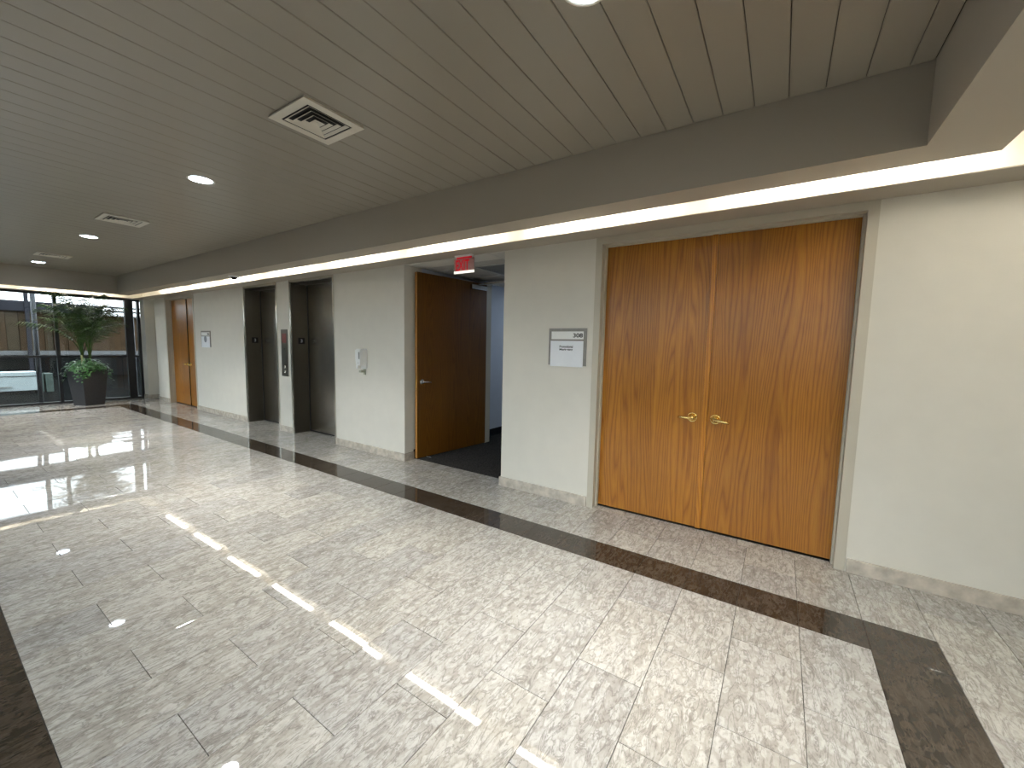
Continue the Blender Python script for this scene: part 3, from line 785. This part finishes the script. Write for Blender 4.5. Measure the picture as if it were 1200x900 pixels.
# ---------------------------------------------------------------- potted palm
PX, PYY = -13.10, -1.22
palm = empty('potted_palm', (PX, PYY, 0), 'tall palm with ivy in a dark tapered square planter by the window', 'plant')
Rz = Matrix.Rotation(math.radians(21), 4, 'Z')
m = MB()
Z = Matrix.Translation((0, 0, 0)) @ Rz
m.frustum(.36, .36, .485, .485, .0005, .80, Z)
bmesh.ops.delete(m.b, geom=[f for f in m.b.faces if f.calc_center_median().z > .79], context='FACES_ONLY')
inner = MB()
P0 = [Z @ Vector(p) for p in ((-.2425, -.2425, .80), (.2425, -.2425, .80), (.2425, .2425, .80), (-.2425, .2425, .80))]
P1 = [Z @ Vector(p) for p in ((-.215, -.215, .80), (.215, -.215, .80), (.215, .215, .80), (-.215, .215, .80))]
P2 = [Z @ Vector(p) for p in ((-.205, -.205, .70), (.205, -.205, .70), (.205, .205, .70), (-.205, .205, .70))]
for A_, B_ in ((P0, P1), (P1, P2)):
    for q in range(4): m.poly([A_[q], A_[(q + 1) % 4], B_[(q + 1) % 4], B_[q]])
bmesh.ops.remove_doubles(m.b, verts=m.b.verts[:], dist=.0005)
m.build('planter', 'pot', palm)
m = MB(); m.frustum(.40, .40, .415, .415, .66, .765, Z); m.build('soil', 'soil', palm)
rnd = random.Random(11)
stem_tops = []
for kk in range(4):
    a = kk * 1.6 + .4; px, py = .06 * math.cos(a), .06 * math.sin(a)
    top = (px * 1.5, py * 1.5, .98 + .05 * kk)
    m = MB(); m.tube([(px, py, .76), (px * 1.3, py * 1.3, .88), top], [.026, .022, .016], 8); m.build('stem', 'stem', palm, True)
    stem_tops.append(Vector(top))
def frond(base, az, rise, reach, length):
    m = MB(); pts = []
    n = 18
    d = Vector((math.cos(az), math.sin(az), 0))
    side = Vector((-math.sin(az), math.cos(az), 0))
    for i in range(n + 1):
        t = i / n
        pts.append(base + d * (reach * (t ** 1.7)) + Vector((0, 0, rise * (1.75 * t - .75 * t ** 2.2))))
    m.tube(pts, [.009 * (1 - .8 * i / n) + .001 for i in range(n + 1)], 5)
    for i in range(0, n * 3 + 1, 2):                        # leaflets, in pairs
        t = i / (n * 3)
        if t < .30: continue
        j = min(n - 1, int(t * n)); fr = t * n - j
        p = pts[j].lerp(pts[j + 1], fr); tan = (pts[j + 1] - pts[j]).normalized()
        up = side.cross(tan).normalized()
        ln = length * (.45 + .55 * math.sin(PI * min(1, .05 + (t - .3) * 1.25))) * rnd.uniform(.9, 1.08)
        for s in (-1, 1):
            dr = (side * s * .85 + tan * .50 + up * rnd.uniform(-.12, .14)).normalized()
            w = .0125 * (1 - .3 * t)
            mid = p + dr * ln * .45 + Vector((0, 0, .010)); tip = p + dr * ln + Vector((0, 0, -.34 * ln))
            lim = XL + .03 - PX
            mid.x = max(mid.x, lim); tip.x = max(tip.x, lim)
            a1 = m.b.verts.new(p); wv = tan * w
            m1 = m.b.verts.new(mid + wv); m2 = m.b.verts.new(mid - wv); tp = m.b.verts.new(tip)
            md = m.b.verts.new(mid + up * .004 * -1)
            m.b.faces.new([a1, m1, md]); m.b.faces.new([a1, md, m2]); m.b.faces.new([m1, tp, md]); m.b.faces.new([md, tp, m2])
    return m.build('frond', 'frond', palm)
NF = 30
for kk in range(NF):
    az = kk * 2.399 + rnd.uniform(-.25, .25)
    lvl = kk / (NF - 1)
    back = max(0.0, -math.cos(az))                      # fronds toward the glass stay short
    reach = min((.80 - .42 * lvl) * rnd.uniform(.85, 1.15), .88 - .45 * back)
    b0 = stem_tops[kk % 4] + Vector((0, 0, rnd.uniform(-.10, .04)))
    rise = min((.72 + .78 * lvl) * rnd.uniform(.92, 1.05), 2.47 - b0.z)
    frond(b0, az, rise, reach, .36)
m = MB()
for kk in range(900):                                   # ivy spilling over the rim
    a = rnd.uniform(0, 2 * PI); rr = .365 * math.sqrt(rnd.uniform(.02, 1)) * (1 + .18 * math.cos(4 * (a - math.radians(21) - PI / 4)))
    z = .80 + .22 * rnd.random() * (1 - (rr / .44) ** 2) + rnd.uniform(-.01, .05)
    if rr > .285: z -= rnd.uniform(0, .20) * (rr - .255) / .10
    c = Vector((rr * math.cos(a), rr * math.sin(a), z))
    s = rnd.uniform(.022, .042)
    nrm = Vector((math.cos(a) * rnd.uniform(.1, 1.0), math.sin(a) * rnd.uniform(.1, 1.0), rnd.uniform(.4, 1.1))).normalized()
    t1 = nrm.orthogonal().normalized(); t1 = Matrix.Rotation(rnd.uniform(0, 2 * PI), 3, nrm) @ t1; t2 = nrm.cross(t1)
    P = [c - t1 * s, c - t1 * .3 * s + t2 * .75 * s - nrm * .15 * s, c + t1 * 1.1 * s - nrm * .1 * s, c - t1 * .3 * s - t2 * .75 * s - nrm * .15 * s, c + nrm * .12 * s]
    V = [m.b.verts.new(p) for p in P]
    for q in range(4): m.b.faces.new([V[q], V[(q + 1) % 4], V[4]])
tag(m.build('ivy_leaves', 'ivy', palm), 'small green ivy leaves spilling over the planter rim', kind='stuff')

# ---------------------------------------------------------------- outdoors
m = MB(); m.box(-24.5, XL - .102, -16, 12, -.16, -.01); m.box(XL - .102, 12.0, -16, YB - .202, -.16, -.01)
struct(m.build('floor', 'terrace'), 'dark terrace floor outside the windows', 'terrace')
FXX = -22.8
b = empty('building', (FXX, 0, 0), 'low brown building across the courtyard outside the far windows', 'building')
m = MB(); m.box(FXX - 1.2, FXX - .35, -13, 11, 0.0, .86); part(m, 'base_wall', 'dark_glass', b)
m = MB(); m.box(FXX - 1.0, FXX + .05, -13, 11, .86, 1.01); part(m, 'rail', 'rail_white', b)
m = MB(); m.box(FXX - 1.0, FXX - .2, .10, 11, 1.01, 2.43); tag(part(m, 'tan_wall', 'facade_tan', b), 'plain tan wall')
rr_ = random.Random(3)
y = -13.0
while y < .10:                                          # brown vertical boards
    w = rr_.choice((.16, .22, .30)); w = min(w, .10 - y)
    if w < .02: break
    dd = rr_.choice((0, .04, .09))
    m = MB(); m.box(FXX - .9, FXX - .2 + dd, y, y + w - .015, 1.01, 2.43); part(m, 'board', rr_.choice(('facade_brown', 'facade_brown', 'facade_tan')), b)
    y += w
m = MB(); m.box(FXX - 1.2, FXX + .12, -13, 1.05, 2.43, 2.79); part(m, 'fascia', 'fascia', b)
for (z0, z1) in ((2.43, 2.455), (2.57, 2.64), (2.735, 2.80)):
    m = MB(); m.box(FXX - .08, FXX + .08, 1.05, 11, z0, z1); part(m, 'louvre', 'fascia', b)
for yy in (-9.2, -4.4, -.92, 3.0, 7.0):
    m = MB(); m.box(FXX + .06, FXX + .16, yy - .05, yy + .05, 0, 3.30); part(m, 'post', 'fascia', b)
m = MB(); m.box(FXX - .2, FXX + .2, -13, 11, 3.28, 3.86); part(m, 'roof_beam', 'fascia', b)
sky_block = empty('building', (-6, -15, -.01), 'unseen dark low block added behind the camera to cut daylight', 'building')  # added for the light: unseen block lowering the sky seen by the near windows
m = MB(); m.box(-20, 12, -15.6, -15.0, -.01, 1.0); part(m, 'base_wall', 'dark_glass', sky_block)
m = MB(); m.box(-20, 12, -15.6, -15.05, 1.0, 2.0); part(m, 'wall', 'facade_brown', sky_block)
m = MB(); m.box(-20, 12, -15.6, -14.9, 2.0, 2.4); part(m, 'fascia', 'fascia', sky_block)
for (pxx, pyy, lab) in ((-14.25, -1.80, 'grey steel pole outside the window left of the potted palm'), (-14.25, -.13, 'grey steel pole outside the narrow pane at the right end of the windows')):
    p_ = empty('pole', (pxx, pyy, -.01), lab, 'pole', 'poles outside the windows')
    m = MB(); m.lathe([(.042, -.01), (.042, 2.62)], pxx, pyy, 20); part(m, 'shaft', 'pole', p_, True)
    m = MB(); m.lathe([(.07, -.0098), (.07, .002), (.045, .004)], pxx, pyy, 20); part(m, 'foot_plate', 'pole', p_, True)
    m = MB(); m.box(pxx - .09, pxx + .09, pyy - .12, pyy + .12, 2.62, 2.66); part(m, 'head_plate', 'fascia', p_)
u_ = empty('terrace_unit', (-17.2, -2.9, -.01), 'low white boxy unit on the terrace outside the left window', 'cabinet')
m = MB(); m.box(-17.6, -17.0, -4.9, -1.50, .06, .435, .006); part(m, 'body', 'unit_white', u_)
m = MB(); m.box(-17.62, -16.98, -4.92, -1.48, .455, .56, .006); part(m, 'lid', 'unit_white', u_)
m = MB(); m.box(-17.55, -17.02, -4.85, -1.55, .434, .456); part(m, 'seam', 'black', u_)
m = MB(); m.box(-17.55, -17.05, -4.85, -1.55, -.01, .061); part(m, 'plinth', 'black', u_)
m = MB(); m.box(-17.0, -16.975, -2.6, -1.95, .155, .185); part(m, 'pull', 'grey_plastic', u_)
for (a, c) in ((-1.47, -1.38), (-1.34, -1.20)):
    m = MB(); m.box(-17.5, -17.05, a, c, -.01, .50, .004); tag(part(m, 'end_panel', 'unit_glass', u_), 'greenish end panel')
